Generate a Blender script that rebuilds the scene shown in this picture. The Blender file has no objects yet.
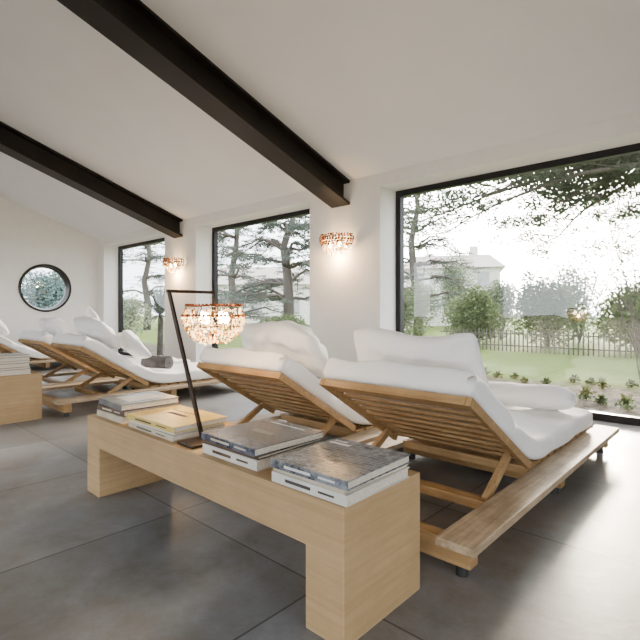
import bpy, math, random, bmesh
from mathutils import Vector, Matrix, Quaternion
random.seed(7)
S = bpy.context.scene
COL = S.collection

# ------------------------------------------------------------------ materials
def newmat(name):
    m = bpy.data.materials.new(name); m.use_nodes = True
    nt = m.node_tree; b = nt.nodes.get("Principled BSDF")
    return m, nt, b
def N(nt, t, **kw):
    n = nt.nodes.new(t)
    for k, v in kw.items():
        if k in n.inputs: n.inputs[k].default_value = v
        else: setattr(n, k, v)
    return n
def ramp(nt, stops):
    r = nt.nodes.new("ShaderNodeValToRGB")
    e = r.color_ramp.elements
    while len(e) < len(stops): e.new(0.5)
    for i, (p, c) in enumerate(stops):
        e[i].position = p; e[i].color = (*c, 1)
    return r
def coords(nt, scale=(1,1,1), loc=(0,0,0), kind="Object"):
    tc = nt.nodes.new("ShaderNodeTexCoord"); mp = nt.nodes.new("ShaderNodeMapping")
    mp.inputs["Scale"].default_value = scale; mp.inputs["Location"].default_value = loc
    nt.links.new(tc.outputs[kind], mp.inputs["Vector"]); return mp.outputs[0]
def simple(name, c, rough=0.6, metal=0.0, nscale=8, var=0.12, bump=0.0, bscale=60, spec=0.5, bdist=0.01):
    m, nt, b = newmat(name)
    v = coords(nt)
    n = N(nt, "ShaderNodeTexNoise", Scale=nscale, Detail=4.0); nt.links.new(v, n.inputs["Vector"])
    lo = tuple(max(0, x*(1-var)) for x in c); hi = tuple(min(1, x*(1+var)) for x in c)
    r = ramp(nt, [(0.3, lo), (0.7, hi)]); nt.links.new(n.outputs["Fac"], r.inputs[0])
    nt.links.new(r.outputs[0], b.inputs["Base Color"])
    b.inputs["Roughness"].default_value = rough; b.inputs["Metallic"].default_value = metal
    b.inputs["Specular IOR Level"].default_value = spec
    if bump:
        n2 = N(nt, "ShaderNodeTexNoise", Scale=bscale, Detail=3.0); nt.links.new(v, n2.inputs["Vector"])
        bp = N(nt, "ShaderNodeBump", Strength=bump, Distance=bdist)
        nt.links.new(n2.outputs["Fac"], bp.inputs["Height"]); nt.links.new(bp.outputs[0], b.inputs["Normal"])
    return m
def wood(name, lo, hi, axis="X", rough=0.5, scl=None, worn=0.5, dist=.4):
    m, nt, b = newmat(name)
    sc = scl or {"X": (1.2, 22, 22), "Y": (22, 1.2, 22), "Z": (22, 22, 1.2)}[axis]
    v = coords(nt, sc)
    n = N(nt, "ShaderNodeTexNoise", Scale=2.2, Detail=7.0, Roughness=0.65, Distortion=dist); nt.links.new(v, n.inputs["Vector"])
    r = ramp(nt, [(0.28, lo), (0.5, tuple((a+c)/2 for a, c in zip(lo, hi))), (0.72, hi)])
    nt.links.new(n.outputs["Fac"], r.inputs[0])
    v2 = coords(nt); n2 = N(nt, "ShaderNodeTexNoise", Scale=5.0, Detail=5.0, Roughness=0.7); nt.links.new(v2, n2.inputs["Vector"])
    mx = nt.nodes.new("ShaderNodeMixRGB"); mx.blend_type = "MULTIPLY"; mx.inputs[0].default_value = worn
    r2 = ramp(nt, [(0.35, (0.66, 0.62, 0.58)), (0.6, (1, 1, 1))]); nt.links.new(n2.outputs["Fac"], r2.inputs[0])
    nt.links.new(r.outputs[0], mx.inputs[1]); nt.links.new(r2.outputs[0], mx.inputs[2])
    nt.links.new(mx.outputs[0], b.inputs["Base Color"])
    b.inputs["Roughness"].default_value = rough; b.inputs["Specular IOR Level"].default_value = .35
    bp = N(nt, "ShaderNodeBump", Strength=0.25, Distance=0.003)
    nt.links.new(n.outputs["Fac"], bp.inputs["Height"]); nt.links.new(bp.outputs[0], b.inputs["Normal"])
    return m

M_wall = simple("plaster_wall", (0.85, 0.83, 0.79), 0.85, var=0.02, bump=0.05, bscale=90)
M_ceil = simple("plaster_ceiling", (0.76, 0.76, 0.755), 0.9, nscale=2, var=0.02)
M_bench = wood("golden_oak", (0.39, 0.255, 0.12), (0.50, 0.345, 0.185), "X", 0.5, (.7, 1.2, 30), 0.3, .1)
M_teakY = wood("weathered_teak_lengthwise", (0.30, 0.22, 0.14), (0.62, 0.48, 0.32), "Y", 0.5, None, 1.0)
M_teakX = wood("golden_teak_crosswise", (0.26, 0.145, 0.06), (0.50, 0.32, 0.145), "X", 0.5, None, .7)
M_teakZ = wood("golden_teak_upright", (0.28, 0.165, 0.07), (0.52, 0.34, 0.17), "Z", 0.5)
M_steel = simple("dark_brown_steel", (0.012, 0.0078, 0.006), 0.55, var=0.25, nscale=3, spec=.3)
M_frame = simple("black_window_metal", (0.008, 0.008, 0.009), 0.4, spec=.3)
M_lampm = simple("bronze_lamp_metal", (0.05, 0.033, 0.025), 0.35, metal=0.8)
M_rubber = simple("black_rubber", (0.02, 0.02, 0.02), 0.6)
M_fabric = simple("white_linen", (0.93, 0.925, 0.92), 0.95, var=0.012, bump=0.6, bscale=9, spec=0.15, bdist=0.02)
M_towel = simple("charcoal_towel", (0.11, 0.105, 0.11), 1.0, var=0.2, bump=0.6, bscale=200, spec=0.1)
M_page = simple("book_pages", (0.66, 0.60, 0.50), 0.9, nscale=90, var=0.14)

# floor
M_floor, nt, b = newmat("concrete_tiles")
v = coords(nt, loc=(0.23, -0.36, 0))
br = nt.nodes.new("ShaderNodeTexBrick"); br.offset = 0.0; br.squash = 1.0
for k, x in {"Scale": 1.0, "Mortar Size": 0.006, "Mortar Smooth": 0.6, "Brick Width": 1.0, "Row Height": 0.98, "Bias": 0.0}.items():
    br.inputs[k].default_value = x
br.inputs["Color1"].default_value = (0.160, 0.163, 0.168, 1); br.inputs["Color2"].default_value = (0.210, 0.216, 0.228, 1)
br.inputs["Mortar"].default_value = (0.055, 0.053, 0.052, 1)
nt.links.new(v, br.inputs["Vector"])
n = N(nt, "ShaderNodeTexNoise", Scale=2.6, Detail=12.0, Roughness=0.76, Distortion=0.15); nt.links.new(v, n.inputs["Vector"])
r = ramp(nt, [(0.32, (0.56, 0.50, 0.44)), (0.45, (0.88, 0.85, 0.81)), (0.56, (1.04, 1.05, 1.07)), (0.69, (1.38, 1.4, 1.43))]); nt.links.new(n.outputs["Fac"], r.inputs[0])
mx = nt.nodes.new("ShaderNodeMixRGB"); mx.blend_type = "MULTIPLY"; mx.inputs[0].default_value = 1
nt.links.new(br.outputs["Color"], mx.inputs[1]); nt.links.new(r.outputs[0], mx.inputs[2])
n5 = N(nt, "ShaderNodeTexNoise", Scale=0.5, Detail=2.0); nt.links.new(v, n5.inputs["Vector"])
r5 = ramp(nt, [(0.4, (1.08, .98, .87)), (0.6, (.97, 1.0, 1.04))]); nt.links.new(n5.outputs["Fac"], r5.inputs[0])
mx5 = nt.nodes.new("ShaderNodeMixRGB"); mx5.blend_type = "MULTIPLY"; mx5.inputs[0].default_value = 1
nt.links.new(mx.outputs[0], mx5.inputs[1]); nt.links.new(r5.outputs[0], mx5.inputs[2]); nt.links.new(mx5.outputs[0], b.inputs["Base Color"])
r3 = ramp(nt, [(0.3, (0.30,)*3), (0.7, (0.42,)*3)]); nt.links.new(n.outputs["Fac"], r3.inputs[0]); nt.links.new(r3.outputs[0], b.inputs["Roughness"])
b.inputs["Specular IOR Level"].default_value = .42
bp = N(nt, "ShaderNodeBump", Strength=0.25, Distance=0.01); nt.links.new(n.outputs["Fac"], bp.inputs["Height"]); nt.links.new(bp.outputs[0], b.inputs["Normal"])

# glass
M_glass, nt, b = newmat("window_glass")
nt.nodes.remove(b); out = nt.nodes["Material Output"]
tr = nt.nodes.new("ShaderNodeBsdfTransparent"); gl = N(nt, "ShaderNodeBsdfGlossy", Roughness=0.02)
ms = nt.nodes.new("ShaderNodeMixShader"); ms.inputs[0].default_value = 0.04
nt.links.new(tr.outputs[0], ms.inputs[1]); nt.links.new(gl.outputs[0], ms.inputs[2]); nt.links.new(ms.outputs[0], out.inputs[0])

def emis(name, c, s):
    m, nt, b = newmat(name); b.inputs["Base Color"].default_value = (*c, 1)
    b.inputs["Emission Color"].default_value = (*c, 1); b.inputs["Emission Strength"].default_value = s; return m
M_bulb = emis("lit_bulb", (1.0, 0.78, 0.46), 140)
def crystal(name, stops, es, tw=.5):
    m, nt, b = newmat(name)
    geo = nt.nodes.new("ShaderNodeNewGeometry")
    r = ramp(nt, stops); nt.links.new(geo.outputs["Random Per Island"], r.inputs[0]); nt.links.new(r.outputs[0], b.inputs["Base Color"])
    nt.links.new(r.outputs[0], b.inputs["Emission Color"]); b.inputs["Emission Strength"].default_value = es
    b.inputs["Roughness"].default_value = 0.05; b.inputs["Transmission Weight"].default_value = tw; b.inputs["IOR"].default_value = 1.45
    return m
M_crys = crystal("amber_crystal", [(0.0, (0.05, 0.02, 0.004)), (0.36, (0.22, 0.09, 0.015)), (0.42, (0.80, 0.42, 0.10)), (0.7, (1.0, 0.74, 0.30)), (1.0, (1, 0.93, 0.72))], 2.0, .6)
M_bead = crystal("dark_amber_bead", [(0.0, (0.04, 0.010, 0.003)), (0.6, (0.25, 0.06, 0.012)), (1.0, (0.7, 0.28, 0.06))], 0.55)

def leafmat(name, a, c, trans=0.3):
    m, nt, b = newmat(name)
    geo = nt.nodes.new("ShaderNodeNewGeometry")
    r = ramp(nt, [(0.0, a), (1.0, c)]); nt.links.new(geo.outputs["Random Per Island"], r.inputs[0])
    nt.links.new(r.outputs[0], b.inputs["Base Color"]); b.inputs["Roughness"].default_value = 0.8
    b.inputs["Specular IOR Level"].default_value = 0.2
    tl = nt.nodes.new("ShaderNodeBsdfTranslucent"); nt.links.new(r.outputs[0], tl.inputs[0])
    ms = nt.nodes.new("ShaderNodeMixShader"); ms.inputs[0].default_value = trans
    out = nt.nodes["Material Output"]
    nt.links.new(b.outputs[0], ms.inputs[1]); nt.links.new(tl.outputs[0], ms.inputs[2]); nt.links.new(ms.outputs[0], out.inputs[0])
    return m
M_cedar = leafmat("cedar_needles", (0.06, 0.08, 0.068), (0.13, 0.16, 0.135))
M_cedard = leafmat("dark_cedar_needles", (0.035, 0.045, 0.03), (0.09, 0.11, 0.07))
M_blue = leafmat("blue_green_leaves", (0.06, 0.11, 0.105), (0.18, 0.27, 0.25))
M_bush = leafmat("bush_leaves", (0.06, 0.09, 0.035), (0.15, 0.20, 0.085))
M_haze = leafmat("haze_lightened_leaves", (0.14, 0.175, 0.11), (0.25, 0.30, 0.20))  # leaf colour lightened to imitate haze over the distant plants
M_bark = simple("bark", (0.075, 0.063, 0.055), 0.9, var=0.3, nscale=20)
M_ground, nt, b = newmat("lawn_and_gravel")
v = coords(nt)
n = N(nt, "ShaderNodeTexNoise", Scale=0.45, Detail=6.0, Roughness=0.7); nt.links.new(v, n.inputs["Vector"])
n2 = N(nt, "ShaderNodeTexNoise", Scale=9.0, Detail=8.0, Roughness=0.85); nt.links.new(v, n2.inputs["Vector"])
ra = ramp(nt, [(0.35, (0.065, 0.11, 0.018)), (0.65, (0.155, 0.215, 0.05))]); nt.links.new(n2.outputs["Fac"], ra.inputs[0])
rb = ramp(nt, [(0.42, (0.022, 0.020, 0.012)), (0.5, (0.07, 0.06, 0.042)), (0.62, (0.24, 0.21, 0.17))]); nt.links.new(n2.outputs["Fac"], rb.inputs[0])
sx = nt.nodes.new("ShaderNodeSeparateXYZ"); nt.links.new(v, sx.inputs[0])
ma = N(nt, "ShaderNodeMath", operation="MULTIPLY_ADD"); nt.links.new(n.outputs["Fac"], ma.inputs[0]); ma.inputs[1].default_value = 3.0; nt.links.new(sx.outputs["Y"], ma.inputs[2])
mr = N(nt, "ShaderNodeMapRange"); mr.inputs["From Min"].default_value = 9.0; mr.inputs["From Max"].default_value = 9.8
nt.links.new(ma.outputs[0], mr.inputs["Value"])
mx = nt.nodes.new("ShaderNodeMixRGB"); nt.links.new(mr.outputs[0], mx.inputs[0]); nt.links.new(rb.outputs[0], mx.inputs[1]); nt.links.new(ra.outputs[0], mx.inputs[2])
nt.links.new(mx.outputs[0], b.inputs["Base Color"]); b.inputs["Roughness"].default_value = 0.95; b.inputs["Specular IOR Level"].default_value = .1

# ------------------------------------------------------------------ builder
class B:
    def __init__(s): s.v = []; s.f = []
    def add(s, vs, fs):
        o = len(s.v); s.v += [tuple(p) for p in vs]; s.f += [tuple(i+o for i in f) for f in fs]
    def box(s, x0, x1, y0, y1, z0, z1):
        s.add([(x0,y0,z0),(x1,y0,z0),(x1,y1,z0),(x0,y1,z0),(x0,y0,z1),(x1,y0,z1),(x1,y1,z1),(x0,y1,z1)],
              [(0,3,2,1),(4,5,6,7),(0,1,5,4),(1,2,6,5),(2,3,7,6),(3,0,4,7)])
    def obox(s, p0, p1, w, h, side=(1,0,0)):
        p0, p1 = Vector(p0), Vector(p1); d = (p1-p0).normalized(); sd = Vector(side).normalized(); u = sd.cross(d).normalized()
        vs = []
        for p in (p0, p1):
            for a, c in ((-1,-1),(1,-1),(1,1),(-1,1)): vs.append(p + sd*a*w/2 + u*c*h/2)
        s.add(vs, [(0,3,2,1),(4,5,6,7),(0,1,5,4),(1,2,6,5),(2,3,7,6),(3,0,4,7)])
    def tube(s, pts, rad, n=8, cap=True):
        pts = [Vector(p) for p in pts]
        if not isinstance(rad, (list, tuple)): rad = [rad]*len(pts)
        vs = []; prev = None
        for i, p in enumerate(pts):
            d = (pts[min(i+1, len(pts)-1)] - pts[max(i-1, 0)])
            d = d.normalized() if d.length > 1e-9 else Vector((0,0,1))
            ref = prev if prev else (Vector((0,0,1)) if abs(d.z) < 0.9 else Vector((1,0,0)))
            a = (ref - d*ref.dot(d)).normalized(); prev = a; c = d.cross(a)
            for k in range(n):
                t = 2*math.pi*k/n; vs.append(p + (a*math.cos(t)+c*math.sin(t))*rad[i])
        fs = []
        for i in range(len(pts)-1):
            for k in range(n):
                k2 = (k+1) % n; fs.append((i*n+k, i*n+k2, (i+1)*n+k2, (i+1)*n+k))
        if cap: fs += [tuple(reversed(range(n))), tuple(range((len(pts)-1)*n, len(pts)*n))]
        s.add(vs, fs)
    def ring(s, c, r, rr, n=40, m=8, a0=0, a1=2*math.pi):
        s.tube([(c[0]+r*math.cos(a0+(a1-a0)*i/n), c[1]+r*math.sin(a0+(a1-a0)*i/n), c[2]) for i in range(n+1)], rr, m)
    def drop(s, p, w, h):
        x, y, z = p
        s.add([(x,y,z),(x+w,y,z-h*.6),(x,y+w,z-h*.6),(x-w,y,z-h*.6),(x,y-w,z-h*.6),(x,y,z-h)],
              [(0,1,2),(0,2,3),(0,3,4),(0,4,1),(5,2,1),(5,3,2),(5,4,3),(5,1,4)])
    def bead(s, p, r):
        x, y, z = p; vs = [(x, y, z+r)]; 
        for zz, q in ((.5, .87), (-.5, .87)):
            for k in range(6):
                t = math.pi*k/3 + (zz > 0)*.5; vs.append((x+r*q*math.cos(t), y+r*q*math.sin(t), z+r*zz))
        vs.append((x, y, z-r)); fs = []
        for k in range(6):
            k2 = (k+1) % 6; fs += [(0, 1+k, 1+k2), (1+k, 7+k, 7+k2, 1+k2), (13, 7+k2, 7+k)]
        s.add(vs, fs)
    def obj(s, name, mat, parent=None, loc=None, bevel=0, smooth=False):
        L = Vector(loc) if loc else Vector((0,0,0))
        me = bpy.data.meshes.new(name); me.from_pydata([tuple(Vector(p)-L) for p in s.v] if loc else s.v, [], s.f)
        me.materials.append(mat); me.update()
        o = bpy.data.objects.new(name, me); COL.objects.link(o)
        if loc: o.location = L
        if parent: o.parent = parent
        if smooth:
            for p in me.polygons: p.use_smooth = True
        if bevel:
            md = o.modifiers.new("bevel", "BEVEL"); md.width = bevel; md.segments = 2; md.limit_method = "ANGLE"; md.angle_limit = math.radians(40)
        return o
def tag(o, label, cat, group=None, kind=None):
    o["label"] = label; o["category"] = cat
    if group: o["group"] = group
    if kind: o["kind"] = kind
    return o
def empty(name, loc, rotz=0):
    e = bpy.data.objects.new(name, None); e.location = loc; e.rotation_euler = (0,0,rotz); e.empty_display_size = 0.1
    COL.objects.link(e); return e
def copytree(root, loc):
    r = root.copy(); r.location = loc; COL.objects.link(r)
    for c in list(root.children):
        k = c.copy(); k.parent = r; COL.objects.link(k)
        for c2 in list(c.children):
            k2 = c2.copy(); k2.parent = k; COL.objects.link(k2)
    return r

# ------------------------------------------------------------------ room
YW, YG, ZC, SL = 4.79, 5.19, 2.72, 0.341
XL, XR, YB = -11.6, 3.0, -3.0
zc = lambda y: ZC + SL*(YW-y)
g = B(); g.box(XL-.3, XR+.3, YB-.3, YW+.46, -.2, 0)
tag(g.obj("floor", M_floor), "large square grey-brown concrete tile floor", "floor", kind="structure")
wins = [(-3.41, -0.6), (-7.42, -4.6), (-11.25, -8.5)]
WT = 2.56
g = B()
y0, y1 = YW, YW+.46
edges = [XL-.3] + [e for w in reversed(wins) for e in w] + [XR+.3]
for i in range(0, len(edges), 2): g.box(edges[i], edges[i+1], y0, y1, 0, WT)
g.box(XL-.3, XR+.3, y0, y1, WT, ZC+.02)
tag(g.obj("wall_north", M_wall), "thick white plastered wall with deep window openings", "wall", kind="structure")
g = B()
ya, yb = YB-.3, YW+.46
v = []
for x in (XL-.3, XR+.3):
    v += [(x, ya, zc(ya)), (x, yb, zc(yb)), (x, yb, zc(yb)+.2), (x, ya, zc(ya)+.2)]
g.add(v, [(0,4,5,1),(3,2,6,7),(0,1,2,3),(4,7,6,5),(1,5,6,2),(0,3,7,4)])
tag(g.obj("ceiling", M_ceil), "smooth white sloping ceiling", "ceiling", kind="structure")
RC, RR = (3.67, 1.535), 0.52
g = B(); n = 64; hs = 0.8
front = []
for X in (XL, XL-.3):
    for k in range(n):
        t = 2*math.pi*k/n; front.append((X, RC[0]+RR*math.cos(t), RC[1]+RR*math.sin(t)))
    for k in range(n):
        t = 2*math.pi*k/n; m = max(abs(math.cos(t)), abs(math.sin(t)))
        front.append((X, RC[0]+hs*math.cos(t)/m, RC[1]+hs*math.sin(t)/m))
fs = []
for k in range(n):
    k2 = (k+1) % n
    fs.append((k, k2, n+k2, n+k)); fs.append((2*n+k2, 2*n+k, 3*n+k, 3*n+k2)); fs.append((k2, k, 2*n+k, 2*n+k2))
g.add(front, fs)
def sbox(g, x0, x1, ya, yb, z0):
    g.add([(x0,ya,z0),(x1,ya,z0),(x1,yb,z0),(x0,yb,z0),(x0,ya,zc(ya)+.02),(x1,ya,zc(ya)+.02),(x1,yb,zc(yb)+.02),(x0,yb,zc(yb)+.02)],
          [(0,3,2,1),(4,5,6,7),(0,1,5,4),(1,2,6,5),(2,3,7,6),(3,0,4,7)])
g.box(XL-.3, XL, RC[0]-hs, RC[0]+hs, 0, RC[1]-hs)
sbox(g, XL-.3, XL, RC[0]-hs, RC[0]+hs, RC[1]+hs)
sbox(g, XL-.3, XL, YB, RC[0]-hs, 0); sbox(g, XL-.3, XL, RC[0]+hs, YW, 0)
tag(g.obj("wall_west", M_wall), "white plastered end wall pierced by a round window", "wall", kind="structure")
g = B()
ops = [(-9.8, -7.6), (-5.4, -3.0), (-.7, 1.7)]  # openings behind the camera, added to let sky light fill the room
ed = [XL-.3] + [e for w in ops for e in w] + [XR+.3]
for i in range(0, len(ed), 2): g.box(ed[i], ed[i+1], YB-.3, YB, 0, 2.6)
g.box(XL-.3, XR+.3, YB-.3, YB, 2.6, zc(YB)+.05)
tag(g.obj("wall_south", M_wall), "unseen white plastered wall with tall openings added for fill light", "wall", kind="structure")
g = B(); g.box(XR, XR+.3, YB, -1.6, 0, 2.6); g.box(XR, XR+.3, 1.2, YW, 0, 2.6); sbox(g, XR, XR+.3, YB, YW, 2.6)  # out-of-view wall; its gap is added to admit more fill light
tag(g.obj("wall_east", M_wall), "unseen white plastered wall with a wide opening added for fill light", "wall", kind="structure")
def window(i, x0, x1, yg, z0, z1, lab):
    e = empty("window_%d" % i, ((x0+x1)/2, yg, 0)); tag(e, lab, "window", kind="structure")
    w = .07; hx = (x1-x0)/2; g = B()
    g.box(-hx, hx, -.06, .03, z0, z0+w); g.box(-hx, hx, -.06, .03, z1-w, z1)
    g.box(-hx, -hx+w, -.06, .03, z0+w, z1-w); g.box(hx-w, hx, -.06, .03, z0+w, z1-w)
    g.obj("window_frame", M_frame, e, bevel=.004)
    g = B(); g.box(-hx+w, hx-w, -.012, -.006, z0+w, z1-w); g.obj("glass_pane", M_glass, e)
for i, (a, c) in enumerate(wins):
    window(i+1, a, c, YG, 0.0, WT, "large fixed glass window in a thin black metal frame")
e = empty("window_4", (XL-.12, RC[0], RC[1])); tag(e, "round porthole window with a thick black rim", "window", kind="structure")
g = B(); pr = [(-.05, RR+.01), (.14, RR+.01), (.14, RR-.035), (.02, RR-.07), (-.05, RR-.07)]; n = 64; vs = []
for k in range(n):
    t = 2*math.pi*k/n
    for x, r in pr: vs.append((x, r*math.cos(t), r*math.sin(t)))
q = len(pr); fs = [(k*q+j, k*q+(j+1) % q, ((k+1) % n)*q+(j+1) % q, ((k+1) % n)*q+j) for k in range(n) for j in range(q)]
g.add(vs, fs); g.obj("window_frame", M_frame, e)
g = B(); vs = [(0, (RR-.06)*math.cos(2*math.pi*k/n), (RR-.06)*math.sin(2*math.pi*k/n)) for k in range(n)]
g.add(vs, [tuple(range(n))]); g.obj("glass_pane", M_glass, e)

def beam(xr):
    w, d, tf, tw = .31, .32, .035, .05
    P = [(0,0),(w,0),(w,-tf),(w/2+tw,-tf),(w/2+tw,-d+tf),(w,-d+tf),(w,-d),(0,-d),(0,-d+tf),(w/2-tw,-d+tf),(w/2-tw,-tf),(0,-tf)]
    g = B(); vs = []
    for y in (YB, YW+.0):
        for x, z in P: vs.append((xr-w+x, y, zc(y)+z+.004))
    n = len(P); fs = [(k, (k+1) % n, n+(k+1) % n, n+k) for k in range(n)]
    for o in (0, n):
        for q in ((0,1,2,11), (2,3,10,11), (3,4,9,10), (4,5,8,9), (5,6,7,8)): fs.append(tuple(o+k for k in q))
    g.add(vs, fs)
    o = g.obj("ceiling_beam", M_steel, loc=(xr-w/2, YW, zc(YW))); tag(o, "dark brown steel beam running up the sloping ceiling", "beam", "ceiling beams")
for x in (-3.88, -7.85): beam(x)

# ------------------------------------------------------------------ benches (one solid bent slab)
def bench(x0):
    L, W, H, T = 1.94, .45, .44, .165
    P = [(-L/2,0),(-L/2+T,0),(-L/2+T,H-T),(L/2-T,H-T),(L/2-T,0),(L/2,0),(L/2,H),(-L/2,H)]
    g = B(); n = len(P); vs = [(x, y, z) for y in (-W/2, W/2) for x, z in P]
    fs = [(k, n+k, n+(k+1) % n, (k+1) % n) for k in range(n)]
    for o, fl in ((0, False), (n, True)):
        f1 = [(0,1,2,7), (2,3,6,7), (3,4,5,6)]
        for f in f1: fs.append(tuple(o+k for k in (reversed(f) if fl else f)))
    g.add(vs, fs)
    o = g.obj("bench", M_bench, bevel=.004); o.location = (x0+L/2, 1.13+W/2, 0)
    tag(o, "long low pale oak bench with thick slab ends", "bench", "oak benches")
bench(-2.88); bench(-7.04)

# ------------------------------------------------------------------ loungers
HY, HZ, TY, TZ = 2.655-2.95, .205, 1.93-2.95, .655
def lounger(xr):
    e = empty("sun_lounger", (xr-.56, 2.95, 0))
    tag(e, "low slatted teak sun lounger with raised backrest", "sun lounger", "teak sun loungers")
    for sg in (-1, 1):
        g = B(); a, c = sorted((sg*.41, sg*.57)); g.box(a, c, -1.28, 1.19, .137, .17); g.obj("side_board", M_teakY, e, bevel=.004)
    for y in (-1.17, -.02, 1.05):
        g = B(); g.box(-.52, .52, y-.035, y+.035, .045, .1365); g.obj("cross_beam", M_teakX, e, bevel=.003)
        for sg in (-1, 1):
            g = B(); g.tube([(sg*.47, y, 0), (sg*.47, y, .045)], .025, 16); g.obj("foot", M_rubber, e)
    g = B(); g.box(-.409, .409, -.77, -.70, .10, .145); g.obj("cross_beam", M_teakX, e, bevel=.003)
    g = B()
    for k in range(12):
        y = -.24+k*.118; g.box(-.405, .405, y, y+.09, .137, .185)
    g.obj("seat_deck", M_teakX, e, bevel=.003)
    d = Vector((0, TY-HY, TZ-HZ)); L = d.length; d.normalize(); nrm = Vector((0, -d.z, d.y)).normalized()
    if nrm.z < 0: nrm = -nrm
    base = Vector((0, HY, HZ)); g = B()
    for sg in (-1, 1):
        g.obox(base+Vector((sg*.424,0,0))+nrm*.006, base+d*L+Vector((sg*.424,0,0))+nrm*.006, .026, .042)
    g.obox(base+d*(L-.022)+Vector((-.409,0,0))+nrm*.006, base+d*(L-.022)+Vector((.409,0,0))+nrm*.006, .040, .040, side=nrm)
    for k in range(9):
        p = base+d*(.06+k*.084)
        g.obox(p+Vector((-.41,0,0))+nrm*.016, p+Vector((.41,0,0))+nrm*.016, .014, .036, side=nrm)
    g.obj("backrest", M_teakX, e, bevel=.002)
    for sg in (-1, 1):
        g = B(); p = base+d*(L*.22)+Vector((sg*.375,0,-.01)); g.obox(p, (sg*.375, -.735, .14), .030, .042); g.obj("support_strut", M_teakZ, e, bevel=.003)
    return e

def rrect(w, t, r, k=5):
    pts = []
    for cx, cz, a in ((w/2-r, t/2-r, 0), (-w/2+r, t/2-r, 90), (-w/2+r, -t/2+r, 180), (w/2-r, -t/2+r, 270)):
        for i in range(k+1):
            t_ = math.radians(a+90*i/k); pts.append((cx+r*math.cos(t_), cz+r*math.sin(t_)))
    out = []
    for i, p in enumerate(pts):
        out.append(p); q = pts[(i+1) % len(pts)]
        if abs(p[0]-q[0]) > .3:
            for j in range(1, 14): out.append((p[0]+(q[0]-p[0])*j/14, p[1]))
    return out
def mattress(xr, seed):
    t, w = .12, .87
    d = Vector((TY-HY, TZ-HZ)).normalized(); nr = Vector((-d.y, d.x)); nr = nr if nr.y > 0 else -nr
    A = Vector((TY, TZ)) + nr*(.030+t/2) + d*.0
    Hc = Vector((HY+.03, .19+t/2)); F = Vector((.985, .19+t/2))
    s_ = (Hc.y-A.y)/(-d.y); C = A - d*s_
    pts = []
    P0 = C + d*.22; P2 = C + Vector((.22, 0))
    for i in range(24): pts.append(A.lerp(P0, i/24))
    for i in range(11):
        u = i/10; pts.append(P0*(1-u)**2 + C*2*u*(1-u) + P2*u*u)
    for i in range(1, 26): pts.append(P2.lerp(F, i/25))
    sec = rrect(w, t, .034); K = len(sec)
    g = B(); vs = []
    def section(p, T, sc, ins, i=0):
        Nn = Vector((-T.y, T.x))
        if Nn.y < 0: Nn = -Nn
        for x, z in sec:
            xx = x*(w-2*ins)/w; zz = z*sc
            if z > t*.3: zz += .009*math.sin(x*8+seed*1.3+i*.2)*math.sin(i*.5+seed) + .007*math.cos(x*17-i*.31+seed)
            vs.append((xx + .006*math.sin(i*.45+seed), p.x+Nn.x*zz, p.y+Nn.y*zz))
    n = len(pts); frames = []
    for i, p in enumerate(pts):
        T = (pts[min(i+1, n-1)]-pts[max(i-1, 0)]).normalized(); frames.append((p, T))
    p, T = frames[0]
    for a in (0, 25, 50, 75):
        ra = math.radians(a); section(p - T*.03*math.cos(ra), T, .55+.45*math.sin(ra), .03*(1-math.sin(ra)))
    for i, (p, T) in enumerate(frames): section(p, T, 1, 0, i)
    p, T = frames[-1]
    for a in (75, 50, 25, 0):
        ra = math.radians(a); section(p + T*.03*math.cos(ra), T, .55+.45*math.sin(ra), .03*(1-math.sin(ra)), n)
    m = len(vs)//K
    fs = [(i*K+k, i*K+(k+1) % K, (i+1)*K+(k+1) % K, (i+1)*K+k) for i in range(m-1) for k in range(K)]
    fs += [tuple(reversed(range(K))), tuple(range((m-1)*K, m*K))]
    g.add(vs, fs)
    o = g.obj("lounger_mattress", M_fabric, smooth=True); o.location = (xr-.56, 2.95, 0)
    tag(o, "thick white mattress bent over the raised backrest of a lounger", "mattress", "white lounger mattresses")
    return o
xs = [-.78, -1.98, -4.95, -6.15, -9.1, -10.3]
lg = lounger(xs[0]); mt = mattress(xs[0], 1)
for x in xs[1:]:
    copytree(lg, (x-.56, 2.95, 0))
    c = mt.copy(); c.location = (x-.56, 2.95, 0); COL.objects.link(c)

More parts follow.
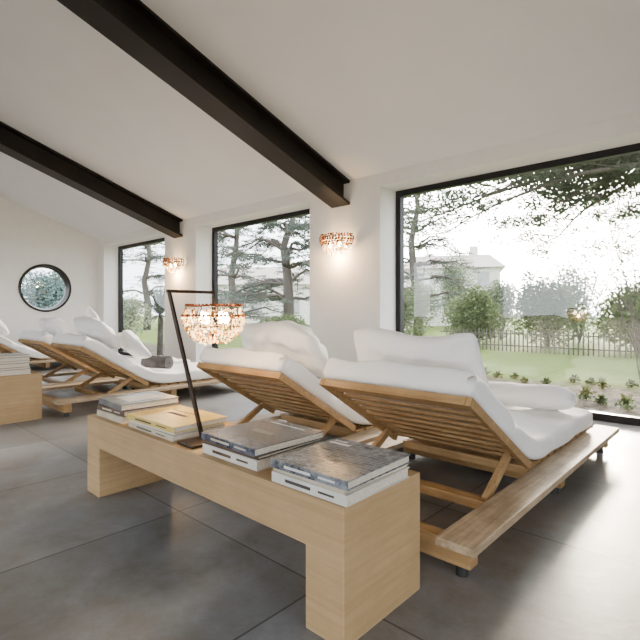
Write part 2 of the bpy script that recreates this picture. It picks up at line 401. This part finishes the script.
def pillow(loc, w, h, t, rot, seed, label="plump white square cushion leaning on the mattress", grp="white cushions", cr=1.0):
    rnd = random.Random(seed); n = 40; vs = []; fs = []
    ph = [rnd.uniform(0, 6.28) for _ in range(8)]
    for side in (1, -1):
        for i in range(n+1):
            for j in range(n+1):
                u = -1+2*i/n; v = -1+2*j/n
                rc = 1-.06*(abs(u)**6*abs(v)**6)
                x = u*(1-.03*(1-v*v)*abs(u))*rc; y = v*(1-.04*(1-u*u)*abs(v))*rc
                th = (max(0, 1-abs(u)**3)*max(0, 1-abs(v)**3))**.5
                cre = cr*(abs(math.sin(4.5*u+2.2*v+ph[0]))**.6*.12 + .08*math.sin(9*v+ph[1]+2*u) + .06*math.sin(15*u+ph[2]-5*v))
                z = side*t/2*th*(.94+cre) + .02*cr*math.sin(2.5*u+ph[4])*math.cos(2*v+ph[5])
                vs.append((x*w/2, y*h/2 + .012*cr*math.sin(4*u+ph[3])*(v), z))
    m = (n+1)**2
    for i in range(n):
        for j in range(n):
            a = i*(n+1)+j; f = (a, a+n+1, a+n+2, a+1); fs.append(f)
            fs.append(tuple(reversed([q+m for q in f])))
    g = B(); g.add(vs, fs)
    o = g.obj("cushion", M_fabric, smooth=True)
    bm = bmesh.new(); bm.from_mesh(o.data); bmesh.ops.remove_doubles(bm, verts=bm.verts, dist=1e-5); bm.to_mesh(o.data); bm.free()
    for p in o.data.polygons: p.use_smooth = True
    o.location = loc; o.rotation_euler = tuple(math.radians(a) for a in rot)
    tag(o, label, "cushion", grp); return o
pillow((-1.38, 2.28, .775), .77, .37, .15, (123, 0, 2), 3, "wide white cushion reclining on a raised mattress head", cr=1.3)
pillow((-2.50, 2.36, .745), .80, .52, .19, (130, 5, -4), 4, "large soft crumpled white cushion on a raised mattress", cr=2.0)
pillow((-5.55, 2.27, .785), .70, .42, .18, (124, 2, 4), 6, "soft white cushion reclining on a raised mattress head")
pillow((-5.36, 2.60, .65), .56, .40, .14, (138, -4, -12), 8, "rumpled white cushion slumped low on a mattress", cr=1.4)
pillow((-6.56, 2.62, .87), .36, .36, .12, (98, 45, 8), 14, "white cushion standing upright on one corner")
pillow((-6.75, 2.26, .79), .66, .38, .16, (124, -3, 0), 9)
pillow((-9.65, 2.27, .79), .68, .40, .17, (124, 2, 0), 10)
pillow((-10.85, 2.28, .78), .66, .38, .17, (126, -3, 0), 12)
def bolster(loc, L, r, rz):
    g = B(); vs = []; nx, nk = 40, 40
    for i in range(nx+1):
        u = -1+2*i/nx; rr = r*(max(0, 1-abs(u)**5))**.42
        for k in range(nk):
            t = 2*math.pi*k/nk
            q = max(.003, rr*(1+.05*math.sin(3*t+u*5)+.04*math.sin(7*u+2*t)))
            y = q*math.cos(t)*1.22; z = max(-r*.80, q*math.sin(t)*.9) + .008*math.sin(u*3)*(math.sin(t) > 0)
            vs.append((u*L/2, y, z))
    fs = [(i*nk+k, i*nk+(k+1) % nk, (i+1)*nk+(k+1) % nk, (i+1)*nk+k) for i in range(nx) for k in range(nk)]
    fs += [tuple(reversed(range(nk))), tuple(range(nx*nk, (nx+1)*nk))]
    g.add(vs, fs)
    o = g.obj("bolster", M_fabric, smooth=True); o.location = loc; o.rotation_euler = (0, 0, rz)
    tag(o, "soft white bolster lying across the foot of a mattress", "bolster")
bolster((-1.36, 3.72, .400), .80, .098, .08)
def towel(loc, r, L, rz, mat, label):
    g = B(); vs = []; n = 90
    for i in range(n+1):
        t = i/n*2*math.pi*3.6; rr = .02 + (r-.02)*i/n
        vs.append((rr*math.cos(t), rr*math.sin(t)))
    tk = .016; V = []
    for y in (-L/2, L/2):
        for (a, c) in vs: V.append((a, y, c))
        for (a, c) in vs:
            q = math.hypot(a, c); V.append((a*(q-tk)/q, y, c*(q-tk)/q))
    m = n+1; F = []
    for i in range(n):
        F += [(i, i+1, 2*m+i+1, 2*m+i), (m+i+1, m+i, 3*m+i, 3*m+i+1), (i+1, i, m+i, m+i+1), (2*m+i, 2*m+i+1, 3*m+i+1, 3*m+i)]
    g.add(V, F); o = g.obj("rolled_towel", mat, smooth=True); o.location = loc; o.rotation_euler = (0, 0, rz)
    tag(o, label, "towel")
towel((-5.46, 2.98, .405), .09, .36, 1.95, M_towel, "dark grey rolled towel lying on a white mattress")

# ------------------------------------------------------------------ books
def cover(name, kind, a, c, dark=(.05,.05,.06)):
    m, nt, b = newmat(name); v = coords(nt)
    if kind == "photo":
        br = nt.nodes.new("ShaderNodeTexBrick"); br.inputs["Scale"].default_value = 16; br.inputs["Color1"].default_value = (*a, 1); br.inputs["Color2"].default_value = (*dark, 1)
        br.inputs["Mortar"].default_value = (*c, 1); br.inputs["Mortar Size"].default_value = .02; br.inputs["Brick Width"].default_value = .8; br.inputs["Row Height"].default_value = .35
        nt.links.new(v, br.inputs["Vector"])
        n = N(nt, "ShaderNodeTexNoise", Scale=14.0, Detail=8.0, Roughness=.8); nt.links.new(v, n.inputs["Vector"])
        sx = nt.nodes.new("ShaderNodeSeparateXYZ"); nt.links.new(v, sx.inputs[0])
        ma = N(nt, "ShaderNodeMath", operation="MULTIPLY_ADD"); nt.links.new(n.outputs["Fac"], ma.inputs[0]); ma.inputs[1].default_value = .30; nt.links.new(sx.outputs["Y"], ma.inputs[2])
        r = ramp(nt, [(0.03, (0,)*3), (.06, (1,)*3), (.24, (1,)*3), (.26, (0,)*3)])
        nt.links.new(ma.outputs[0], r.inputs[0])
        r2 = ramp(nt, [(.42, tuple(x*.15 for x in c)), (.58, c)]); nt.links.new(n.outputs["Fac"], r2.inputs[0])
        mx = nt.nodes.new("ShaderNodeMixRGB"); nt.links.new(r.outputs[0], mx.inputs[0]); nt.links.new(r2.outputs[0], mx.inputs[1]); nt.links.new(br.outputs[0], mx.inputs[2]); col = mx.outputs[0]
    else:
        n = N(nt, "ShaderNodeTexNoise", Scale=5.0, Detail=5.0); nt.links.new(v, n.inputs["Vector"])
        r = ramp(nt, [(.35, a), (.65, c)]); nt.links.new(n.outputs["Fac"], r.inputs[0]); col = r.outputs[0]
    nt.links.new(col, b.inputs["Base Color"]); b.inputs["Roughness"].default_value = .27; b.inputs["Specular IOR Level"].default_value = .22; return m
C_city = cover("cover_city_photo", "photo", (.11, .11, .12), (.25, .27, .30), (.03, .035, .045))
C_dark = cover("cover_dark_photo", "photo", (.05, .05, .06), (.13, .14, .18), (.012, .013, .02))
C_yel = cover("cover_straw", "plain", (.60, .43, .09), (.74, .57, .18))
C_wht = cover("cover_white", "plain", (.60, .58, .54), (.72, .70, .66))
C_grey = cover("cover_grey", "plain", (.13, .13, .135), (.22, .21, .20))
C_brn = cover("cover_brown", "plain", (.08, .05, .035), (.15, .10, .07))
C_crm = cover("cover_cream", "plain", (.50, .43, .32), (.62, .55, .44))
C_title = simple("title_block_white", (.75, .75, .72), .5)
C_block = simple("title_block_dark", (.05, .04, .04), .5)
def book(x, y, z, w, d, t, rz, mc, label, panels=(), spine_mark=None):
    e = empty("book", (x, y, z), rz); tag(e, label, "book", "art books stacked on the benches")
    g = B(); ct = .003
    g.box(-w/2, w/2, -d/2, d/2, 0, ct); g.box(-w/2, w/2, -d/2, d/2, t-ct, t); g.box(-w/2, w/2, -d/2, -d/2+ct, ct, t-ct)
    g.obj("cover", mc, e, bevel=.001)
    g = B(); g.box(-w/2+.006, w/2-.006, -d/2+ct, d/2-.006, ct, t-ct); g.obj("pages", M_page, e)
    for a, b_, c_, d_, pm in panels:
        g = B(); g.box(a*w, b_*w, c_*d, d_*d, t, t+.0006); g.obj("cover_panel", pm, e)
    if spine_mark:
        g = B(); g.box(-w*.3, w*.05, -d/2-.0006, -d/2, t*.35, t*.65); g.box(w*.15, w*.35, -d/2-.0006, -d/2, t*.4, t*.6); g.obj("spine_title", spine_mark, e)
def stack(x0, x1, y0, y1, z, items):
    for (t, mc, rz, sc, lab, panel, sm) in items:
        book((x0+x1)/2, (y0+y1)/2, z, (x1-x0)*sc, (y1-y0)*sc, t, rz, mc, lab, panel, sm); z += t+.0008
BT = .4405
stack(-1.285, -.935, 1.135, 1.51, BT, [
    (.036, C_wht, 0.01, .98, "thick white hardback at the bottom of a stack", (), C_block),
    (.014, C_crm, -.02, .96, "slim cream hardback in the middle of a stack", (), None),
    (.030, C_city, 0.02, 1.0, "large hardback with a grey street photograph cover", ((-.44, -.16, .30, .35, C_title), (-.44, -.26, .39, .42, C_title)), C_title)])
stack(-1.76, -1.39, 1.16, 1.54, BT, [
    (.040, C_wht, 0.0, .97, "thick white hardback under a dark book", (), C_brn),
    (.014, C_brn, .02, .96, "slim brown hardback under a dark book", (), None),
    (.030, C_dark, -.03, 1.0, "large glossy hardback with a dark photographic cover", ((-.2, .2, -.06, .04, C_grey), (-.3, .3, .36, .38, C_title)), C_crm)])
stack(-2.44, -1.99, 1.16, 1.47, BT, [
    (.026, C_crm, 0.0, .97, "cream hardback under a straw-coloured book", (), C_block),
    (.012, C_wht, .03, .94, "slim white hardback between two larger books", (), None),
    (.028, C_yel, .02, 1.0, "straw-yellow hardback with a dark title block", ((-.2, .15, .0, .08, C_block), (-.3, .25, .2, .23, C_brn)), C_block)])
stack(-2.83, -2.50, 1.16, 1.52, BT, [
    (.035, C_crm, 0.0, .98, "cream hardback at the base of a stack", (), None),
    (.030, C_brn, .03, .96, "brown hardback in a stack of three", (), C_crm),
    (.034, C_grey, -.04, .95, "grey hardback topping a stack of three", ((-.3, .3, -.3, .3, C_crm),), None)])
stack(-5.50, -5.14, 1.16, 1.50, BT, [
    (.045, C_wht, 0, 1, "thick white hardback on the bench", (), C_block), (.022, C_brn, .03, .96, "slim brown hardback in a tall stack", (), C_wht),
    (.035, C_crm, -.03, .97, "cream hardback in a tall stack", (), C_block), (.025, C_grey, .02, .95, "slim grey hardback in a tall stack", (), C_wht),
    (.030, C_wht, -.02, .97, "white hardback in a tall stack", (), None), (.022, C_brn, .05, .93, "dark brown hardback topping a tall stack", (), None)])
stack(-6.05, -5.68, 1.16, 1.50, BT, [
    (.05, C_crm, 0, 1, "cream hardback on the bench", (), None), (.04, C_grey, .02, .97, "grey hardback topping a low stack", (), None)])

# ------------------------------------------------------------------ lamps
def plight(name, loc, e, r=.03):
    l = bpy.data.lights.new(name, "POINT"); l.energy = e; l.color = (1, .60, .27); l.shadow_soft_size = r
    o = bpy.data.objects.new(name, l); o.location = loc; COL.objects.link(o)
    return o
e = empty("table_lamp", (-1.88, 1.24, .4405)); tag(e, "bronze table lamp with leaning stem and glowing crystal drop shade", "lamp")
g = B(); g.box(-.075, .055, -.08, .09, 0, .012); g.obj("base", M_lampm, e, bevel=.003)
O = Vector((-1.88, 1.24, .4405))
p0 = Vector((-1.93, 1.28, .452)) - O; p1 = Vector((-2.23, 1.28, 1.147)) - O; p2 = Vector((-2.23, 1.555, 1.147)) - O; p3 = Vector((-2.23, 1.555, 1.07)) - O
g = B(); g.obox(p0, p1, .012, .022, side=(0,1,0)); g.obox(p1-Vector((0,.011,0)), p2, .018, .016, side=(1,0,0)); g.obox(p2+Vector((0,0,.008)), p3, .01, .01, side=(1,0,0))
g.obj("stem", M_lampm, e)
sh = empty("lamp_shade", tuple(p3)); sh.parent = e
g = B()
for z, r in ((0, .150), (-.05, .168), (-.11, .155)): g.ring((0, 0, z), r, .003, 40, 6)
for k in range(6):
    a = k*math.pi/3; g.tube([(0,0,0), (.15*math.cos(a), .15*math.sin(a), 0)], .003, 6); g.tube([(.15*math.cos(a), .15*math.sin(a), 0), (.168*math.cos(a), .168*math.sin(a), -.05), (.155*math.cos(a), .155*math.sin(a), -.11)], .003, 6)
g.obj("shade_hoops", M_lampm, sh)
g = B(); rnd = random.Random(2)
for z, r, n_ in ((.006, .150, 44), (-.05, .169, 48)):
    for k in range(n_):
        a = 2*math.pi*k/n_; g.bead((r*math.cos(a), r*math.sin(a), z), .009)
o = g.obj("rim_beads", M_bead, sh); o["kind"] = "stuff"
g = B()
for k in range(820):
    a = rnd.uniform(0, 2*math.pi); u = rnd.random()**.75; z = -.012-.19*u
    R = .168*math.sqrt(max(.02, 1-((u-.25)/.80)**2)) if u > .25 else .150+.018*u/.25
    R *= rnd.uniform(.92, 1.03)
    if rnd.random() < .7: g.bead((R*math.cos(a), R*math.sin(a), z), rnd.uniform(.0045, .0075))
    else: g.drop((R*math.cos(a), R*math.sin(a), z+.012), rnd.uniform(.005, .007), rnd.uniform(.020, .030))
o = g.obj("crystal_drops", M_crys, sh); o["kind"] = "stuff"
for k in range(4):
    a = 2*math.pi*k/4+.4; cx, cy = .075*math.cos(a), .075*math.sin(a)
    g = B(); g.tube([(cx,cy,-.03), (cx,cy,-.045), (cx,cy,-.065), (cx,cy,-.085), (cx,cy,-.095)], [.006, .012, .022, .016, .004], 14); g.obj("bulb", M_bulb, sh, smooth=True)
plight("lamp_light", (-2.23, 1.555, 1.07-.118), 14)

def sconce(x, z):
    e = empty("wall_sconce", (x, YW, z)); tag(e, "small wall lamp with dark amber beaded rim and glowing crystals", "wall lamp", "crystal wall lamps")
    g = B(); g.box(-.05, .05, -.02, 0, -.08, .08); g.obj("wall_plate", M_lampm, e, bevel=.003)
    g = B()
    for zz, r in ((.09, .235), (.04, .23), (-.03, .17)): g.ring((0, -.012, zz), r, .004, 24, 6, math.pi, 2*math.pi)
    g.tube([(0,-.01,.09), (0,-.235,.09)], .004, 6); g.tube([(0,-.01,.04), (0,-.23,.04)], .004, 6)
    g.obj("hoops", M_lampm, e)
    rnd = random.Random(5); g = B()
    for zz, r, n_ in ((.105, .24, 20), (.075, .25, 20), (.045, .248, 20), (.015, .238, 19), (-.015, .225, 18)):
        for k in range(n_):
            a = math.pi*(1+(k+.5+rnd.uniform(-.2,.2))/n_); g.bead((r*math.cos(a), -.018+r*math.sin(a), zz+rnd.uniform(-.006,.006)), rnd.uniform(.013, .019))
    o = g.obj("rim_beads", M_bead, e); o["kind"] = "stuff"
    g = B()
    for k in range(240):
        a = math.pi*(1+rnd.uniform(.03, .97)); u = rnd.random(); R = .228*math.sqrt(max(.05, 1-(u/1.06)**2)); zz = .04-.18*u
        if k % 2: g.bead((R*math.cos(a), -.02+R*math.sin(a), zz), rnd.uniform(.009, .013))
        else: g.drop((R*math.cos(a), -.02+R*math.sin(a), zz+.015), rnd.uniform(.008, .012), rnd.uniform(.028, .05))
    o = g.obj("crystal_drops", M_crys, e); o["kind"] = "stuff"
    for sg in (-1, 1):
        g = B(); c = Vector((sg*.08, -.10, -.03)); g.tube([c+Vector((0,0,.05)), c+Vector((0,0,.03)), c, c-Vector((0,0,.02))], [.008, .02, .024, .005], 12); g.obj("bulb", M_bulb, e, smooth=True)
    plight("sconce_light", (x, YW-.14, z-.17), 30)
sconce(-4.05, 1.91); sconce(-8.02, 1.89)

# ------------------------------------------------------------------ garden
g = B(); g.add([(-90,-60,-.06), (60,-60,-.06), (60,90,-.06), (-90,90,-.06)], [(0,1,2,3)])
tag(g.obj("ground", M_ground), "lawn with bare gravelly earth near the house", "ground", kind="structure")

def leaves(g, c, sx, sy, sz, n, size, rnd):
    for _ in range(n):
        while True:
            p = Vector((rnd.uniform(-1,1), rnd.uniform(-1,1), rnd.uniform(-1,1)))
            if p.length <= 1: break
        p = Vector((c[0]+p.x*sx, c[1]+p.y*sy, c[2]+p.z*sz)); s_ = size*rnd.uniform(.6, 1.3)
        a = Vector((rnd.gauss(0,1), rnd.gauss(0,1), rnd.gauss(0,.6))).normalized(); b_ = a.orthogonal().normalized()
        b_ = (Matrix.Rotation(rnd.uniform(0, 6.28), 3, a) @ b_)*.45
        g.add([p-a*s_, p+b_*s_, p+a*s_, p-b_*s_], [(0,1,2,3)])
def cedar(loc, H, spread, seed, z0=1.2, levels=8, dens=16, label="tall cedar with flat horizontal tiers of grey-green needles", aim=None, leaf=.04, mat=None, bare=0.0, lr=.06, droop=.35, th=.05, fan=.55):
    rnd = random.Random(seed); e = empty("cedar_tree", loc); tag(e, label, "tree", "garden trees")
    g = B(); pts = [(rnd.uniform(-.1,.1)*i, rnd.uniform(-.1,.1)*i, H*i/6) for i in range(7)]; g.tube(pts, [.22*(1-.8*i/6) for i in range(7)], 10)
    f = B()
    for l in range(levels):
        z = z0+(H-z0)*l/levels; R = spread*(1-.6*l/levels)
        for k in range(5):
            a = rnd.uniform(0, 6.28) if aim is None or k > 3 else aim+rnd.uniform(-fan, fan)
            L = R*rnd.uniform(.7, 1.1); ps = []; w_ = rnd.uniform(-.3, .3); zt = rnd.uniform(.15, .45)
            for s_ in range(10):
                u = s_/9; aa = a+w_*math.sin(u*4+k)
                ps.append((math.cos(aa)*L*u, math.sin(aa)*L*u, z+zt*math.sin(u*3)*(.6 if k % 2 else 1.2)+rnd.uniform(-.07,.07)-droop*u*u))
            g.tube(ps, [lr*(1-.85*i/9) for i in range(10)], 6)
            for s_ in range(2, 10):
                bx, by, bz = ps[s_]
                for q in range(3):
                    aa = a+rnd.choice((-1, 1))*rnd.uniform(.3, 1.3); l2 = L*.2*rnd.uniform(.4, 1.3)
                    t2 = (bx+math.cos(aa)*l2, by+math.sin(aa)*l2, bz+rnd.uniform(-.2,.08))
                    g.tube([ps[s_], ((bx+t2[0])/2, (by+t2[1])/2, bz+.04), t2], [.014, .009, .004], 5)
                    if rnd.random() > bare:
                        leaves(f, t2, l2*.45+.06, l2*.45+.06, th, dens, leaf, rnd)
    g.obj("trunk_and_limbs", M_bark, e, smooth=True); f.obj("foliage", mat or M_cedar, e)
cedar((-11.6, 11.0, -.06), 6.5, 2.5, 11, z0=1.4, dens=34, levels=9, bare=.15)
cedar((-17.6, 13.4, -.06), 8.0, 2.9, 12, bare=.2, z0=.8, dens=30)
cedar((-10.6, 17.6, -.06), 8.0, 2.8, 13, bare=.35, z0=1.6, levels=9, dens=24)
cedar((-25.0, 13.0, -.06), 8.0, 3.5, 14, dens=22)
cedar((0.3, 12.2, -.06), 7.4, 6.0, 16, z0=3.95, levels=9, dens=80, aim=math.pi-.1, label="large cedar with long dark boughs reaching over the lawn", mat=M_cedard, leaf=.05, lr=.08, droop=1.0, th=.18, fan=.8)
def bush(loc, rx, ry, h, seed, n=1900, mat=None):
    rnd = random.Random(seed); e = empty("garden_bush", loc); tag(e, "rounded leafy green garden shrub", "bush", "garden shrubs")
    g = B()
    for k in range(7):
        a = rnd.uniform(0, 6.28); g.tube([(0,0,0), (math.cos(a)*rx*.3, math.sin(a)*ry*.3, h*.5), (math.cos(a)*rx*.5, math.sin(a)*ry*.5, h*.8)], [.03, .02, .01], 5)
    g.obj("stems", M_bark, e)
    f = B()
    for k in range(9):
        a = rnd.uniform(0, 6.28); r = rnd.uniform(0, .55)
        leaves(f, (math.cos(a)*rx*r, math.sin(a)*ry*r, h*rnd.uniform(.35, .7)), rx*.42, ry*.42, h*.3, n//9, .06, rnd)
    leaves(f, (0,0,h*.4), rx, ry, h*.42, n//2, .06, rnd)
    f.obj("foliage", mat or M_bush, e)
bl = [(-8.7,13.3,1.15,2.2,4400,M_bush),(-6.6,14.2,1.0,2.0,4400,M_bush),(-4.5,14.6,1.0,2.3,4800,M_bush),(-2.4,14.9,1.0,2.1,4600,M_bush),(-.4,15.0,.95,2.6,4600,M_bush),(1.5,15.1,.9,1.8,1500,M_bush),
      (-7.0,17.4,1.1,2.5,3600,M_haze),(-4.5,17.9,1.2,2.9,3600,M_haze),(-2.0,18.0,1.2,3.0,3600,M_haze),
      (-8.9,8.3,1.0,1.1,3000,M_bush),(-13.6,8.9,1.0,1.5,2800,M_haze),(-14.0,19.2,1.2,1.8,1900,M_haze),(-19.4,9.2,1.3,2.0,2400,M_haze),(-13.0,25.5,1.7,5.0,6500,M_haze),(-16.2,27.2,1.5,3.4,4000,M_haze)]
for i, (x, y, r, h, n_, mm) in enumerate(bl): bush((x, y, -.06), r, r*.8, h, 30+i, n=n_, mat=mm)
bush((-17.2, 5.6, -.06), 1.5, 1.5, 2.9, 71, n=9000, mat=M_blue); bush((-14.6, 3.2, -.06), .8, .8, 1.6, 72, n=2500, mat=M_blue)
e = empty("spiky_yucca", (-10.6, 5.85, -.06)); tag(e, "spiky yucca with sword-shaped leaves on a short trunk", "plant")
rnd = random.Random(4); g = B(); g.tube([(0,0,0), (.02,0,.5), (0,.02,1.0)], [.08, .07, .06], 10); g.obj("trunk", M_bark, e)
g = B()
for k in range(110):
    a = rnd.uniform(0, 6.28); el = rnd.uniform(-.35, 1.4); L = rnd.uniform(.6, .95)
    d = Vector((math.cos(a)*math.cos(el), math.sin(a)*math.cos(el), math.sin(el))); s_ = Vector((-math.sin(a), math.cos(a), 0))*.022; o_ = Vector((0,0,1.0))
    m1 = o_+d*L*.5; t_ = o_+d*L-Vector((0,0,.10*L*math.cos(el)))
    if t_.y < -.55: continue
    g.add([o_-s_*.6, o_+s_*.6, m1+s_, m1-s_, t_], [(0,1,2,3), (3,2,4)])
g.obj("leaves", M_cedar, e)
rnd = random.Random(5)
def plant(x, y, h):
    e = empty("border_plant", (x, y, -.06)); tag(e, "low tufted border plant at the lawn edge", "plant", "border plants")
    g = B()
    for k in range(60):
        a = rnd.uniform(0, 6.28); l_ = h*rnd.uniform(.5, 1.2); w = .008
        d = Vector((math.cos(a), math.sin(a), 0)); s_ = Vector((-d.y, d.x, 0))*w
        p1 = d*l_*.25+Vector((0,0,l_*.7)); p2 = d*l_*.6+Vector((0,0,l_*.8))
        g.add([-s_, s_, p1+s_, p1-s_, p2], [(0,1,2,3), (3,2,4)])
    leaves(g, (0,0,h*.3), h*.6, h*.6, h*.3, 60, .03, rnd)
    g.obj("blades", M_bush, e)
for k in range(36): plant(-4.2+(k % 18)*.26+rnd.uniform(-.04,.04), 6.1+(k//18)*.9+rnd.uniform(-.3, .35)+.03*k, rnd.uniform(.10, .22))
rnd = random.Random(77); e = empty("young_tree", (-1.30, 8.6, -.06)); tag(e, "slender young tree with sparse small leaves", "tree")
g = B(); f = B()
for k in range(9):
    a = rnd.uniform(0, 6.28); ps = []; R = rnd.uniform(.4, .95); hh = rnd.uniform(2.0, 3.0)
    for i in range(9):
        u = i/8; ps.append((math.cos(a)*u**1.6*R+rnd.uniform(-.03,.03), math.sin(a)*u**1.6*R+rnd.uniform(-.03,.03), u*hh))
    g.tube(ps, [.014*(1-.8*i/8) for i in range(9)], 6)
    for i in range(3, 9):
        for q in range(4):
            t2 = Vector(ps[i])+Vector((rnd.uniform(-.3,.3), rnd.uniform(-.3,.3), rnd.uniform(0,.3))); g.tube([ps[i], t2], [.004, .002], 4); leaves(f, t2, .14, .14, .14, 5, .03, rnd)
g.obj("stems", M_bark, e); f.obj("foliage", M_bush, e)
M_fence = simple("weathered_dark_fence", (.075, .068, .058), .8)
e = empty("garden_fence", (-2.5, 12.9, -.06)); tag(e, "low weathered picket fence along the lawn", "fence")
g = B(); x = -4.3
while x < 4.5: g.box(x, x+.03, -.012, .012, 0, .58); x += .11
g.obj("pickets", M_fence, e); g = B(); g.box(-4.5, 4.5, .012, .03, .14, .17); g.box(-4.5, 4.5, .012, .03, .46, .49); g.obj("rails", M_fence, e)
M_hw = simple("cream_render", (.68, .66, .62), .9); M_roof = simple("clay_roof", (.48, .42, .38), .9, nscale=40, var=.15); M_hwin = simple("grey_pane", (.34, .35, .36), .3)
def house(loc, w, d, h, rh, rz, lab):
    e = empty("house", loc, rz); tag(e, lab, "house", "neighbouring houses")
    g = B(); g.box(-w/2, w/2, -d/2, d/2, 0, h); g.obj("walls", M_hw, e)
    g = B(); o = .35; W, D = w/2+o, d/2+o
    g.add([(-W,-D,h-.1),(W,-D,h-.1),(W,D,h-.1),(-W,D,h-.1),(-W*.75,0,h+rh),(W*.75,0,h+rh)], [(0,1,5,4),(2,3,4,5),(1,2,5),(3,0,4),(3,2,1,0)])
    g.obj("roof", M_roof, e)
    g = B(); g.box(w*.2, w*.2+.6, -.3, .3, h, h+rh+.6); g.obj("chimney", M_hw, e)
    for k in range(3):
        for zz in ((.9, h-1.5) if h > 4 else (.9,)):
            g = B(); x = -w/2+w*(k+.5)/3; g.box(x-.4, x+.4, -d/2-.04, -d/2+.02, zz, zz+1.1); g.obj("house_window", M_hwin, e)
house((-17.0, 33.0, -.06), 6.5, 6, 4.1, 1.1, .45, "cream rendered villa with a shallow clay roof")
house((-16.8, 22.4, -.06), 4.5, 4, 2.3, .9, .5, "low cream outbuilding with a clay roof")
house((-28.0, 24.0, -.06), 8, 6, 3.0, 1.4, .7, "low cream house with a clay roof")

# ------------------------------------------------------------------ light
w = bpy.data.worlds.new("World"); S.world = w; w.use_nodes = True; nt = w.node_tree
bg = nt.nodes["Background"]
tc = nt.nodes.new("ShaderNodeTexCoord"); sd = Vector((-.246, 1.133, .25)).normalized()
dp = N(nt, "ShaderNodeVectorMath", operation="DOT_PRODUCT"); nt.links.new(tc.outputs["Generated"], dp.inputs[0]); dp.inputs[1].default_value = sd
mxm = N(nt, "ShaderNodeMath", operation="MAXIMUM"); nt.links.new(dp.outputs["Value"], mxm.inputs[0]); mxm.inputs[1].default_value = 0
pw = N(nt, "ShaderNodeMath", operation="POWER"); nt.links.new(mxm.outputs[0], pw.inputs[0]); pw.inputs[1].default_value = 16
mc = nt.nodes.new("ShaderNodeMixRGB"); nt.links.new(pw.outputs[0], mc.inputs[0]); mc.inputs[1].default_value = (.90, .95, 1, 1); mc.inputs[2].default_value = (1, .92, .78, 1)
st = N(nt, "ShaderNodeMath", operation="MULTIPLY_ADD"); nt.links.new(pw.outputs[0], st.inputs[0]); st.inputs[1].default_value = 60.0; st.inputs[2].default_value = 7.2
nt.links.new(mc.outputs[0], bg.inputs["Color"]); nt.links.new(st.outputs[0], bg.inputs["Strength"])
l = bpy.data.lights.new("sun", "SUN"); l.energy = 13; l.angle = math.radians(7); l.color = (1, .84, .64)
so = bpy.data.objects.new("sun", l); COL.objects.link(so); so.rotation_euler = sd.to_track_quat("Z", "Y").to_euler(); so.location = (-3, 14, 8)

# ------------------------------------------------------------------ camera
cd = bpy.data.cameras.new("camera"); cam = bpy.data.objects.new("camera", cd); COL.objects.link(cam)
cam.location = (0, 0, 1.05); cam.rotation_euler = (math.radians(90), 0, math.radians(42.6))
cd.sensor_width = 36; cd.sensor_height = 36; cd.lens = 36*478/640; cd.shift_y = -10/640; cd.clip_start = .02; cd.clip_end = 300
S.camera = cam
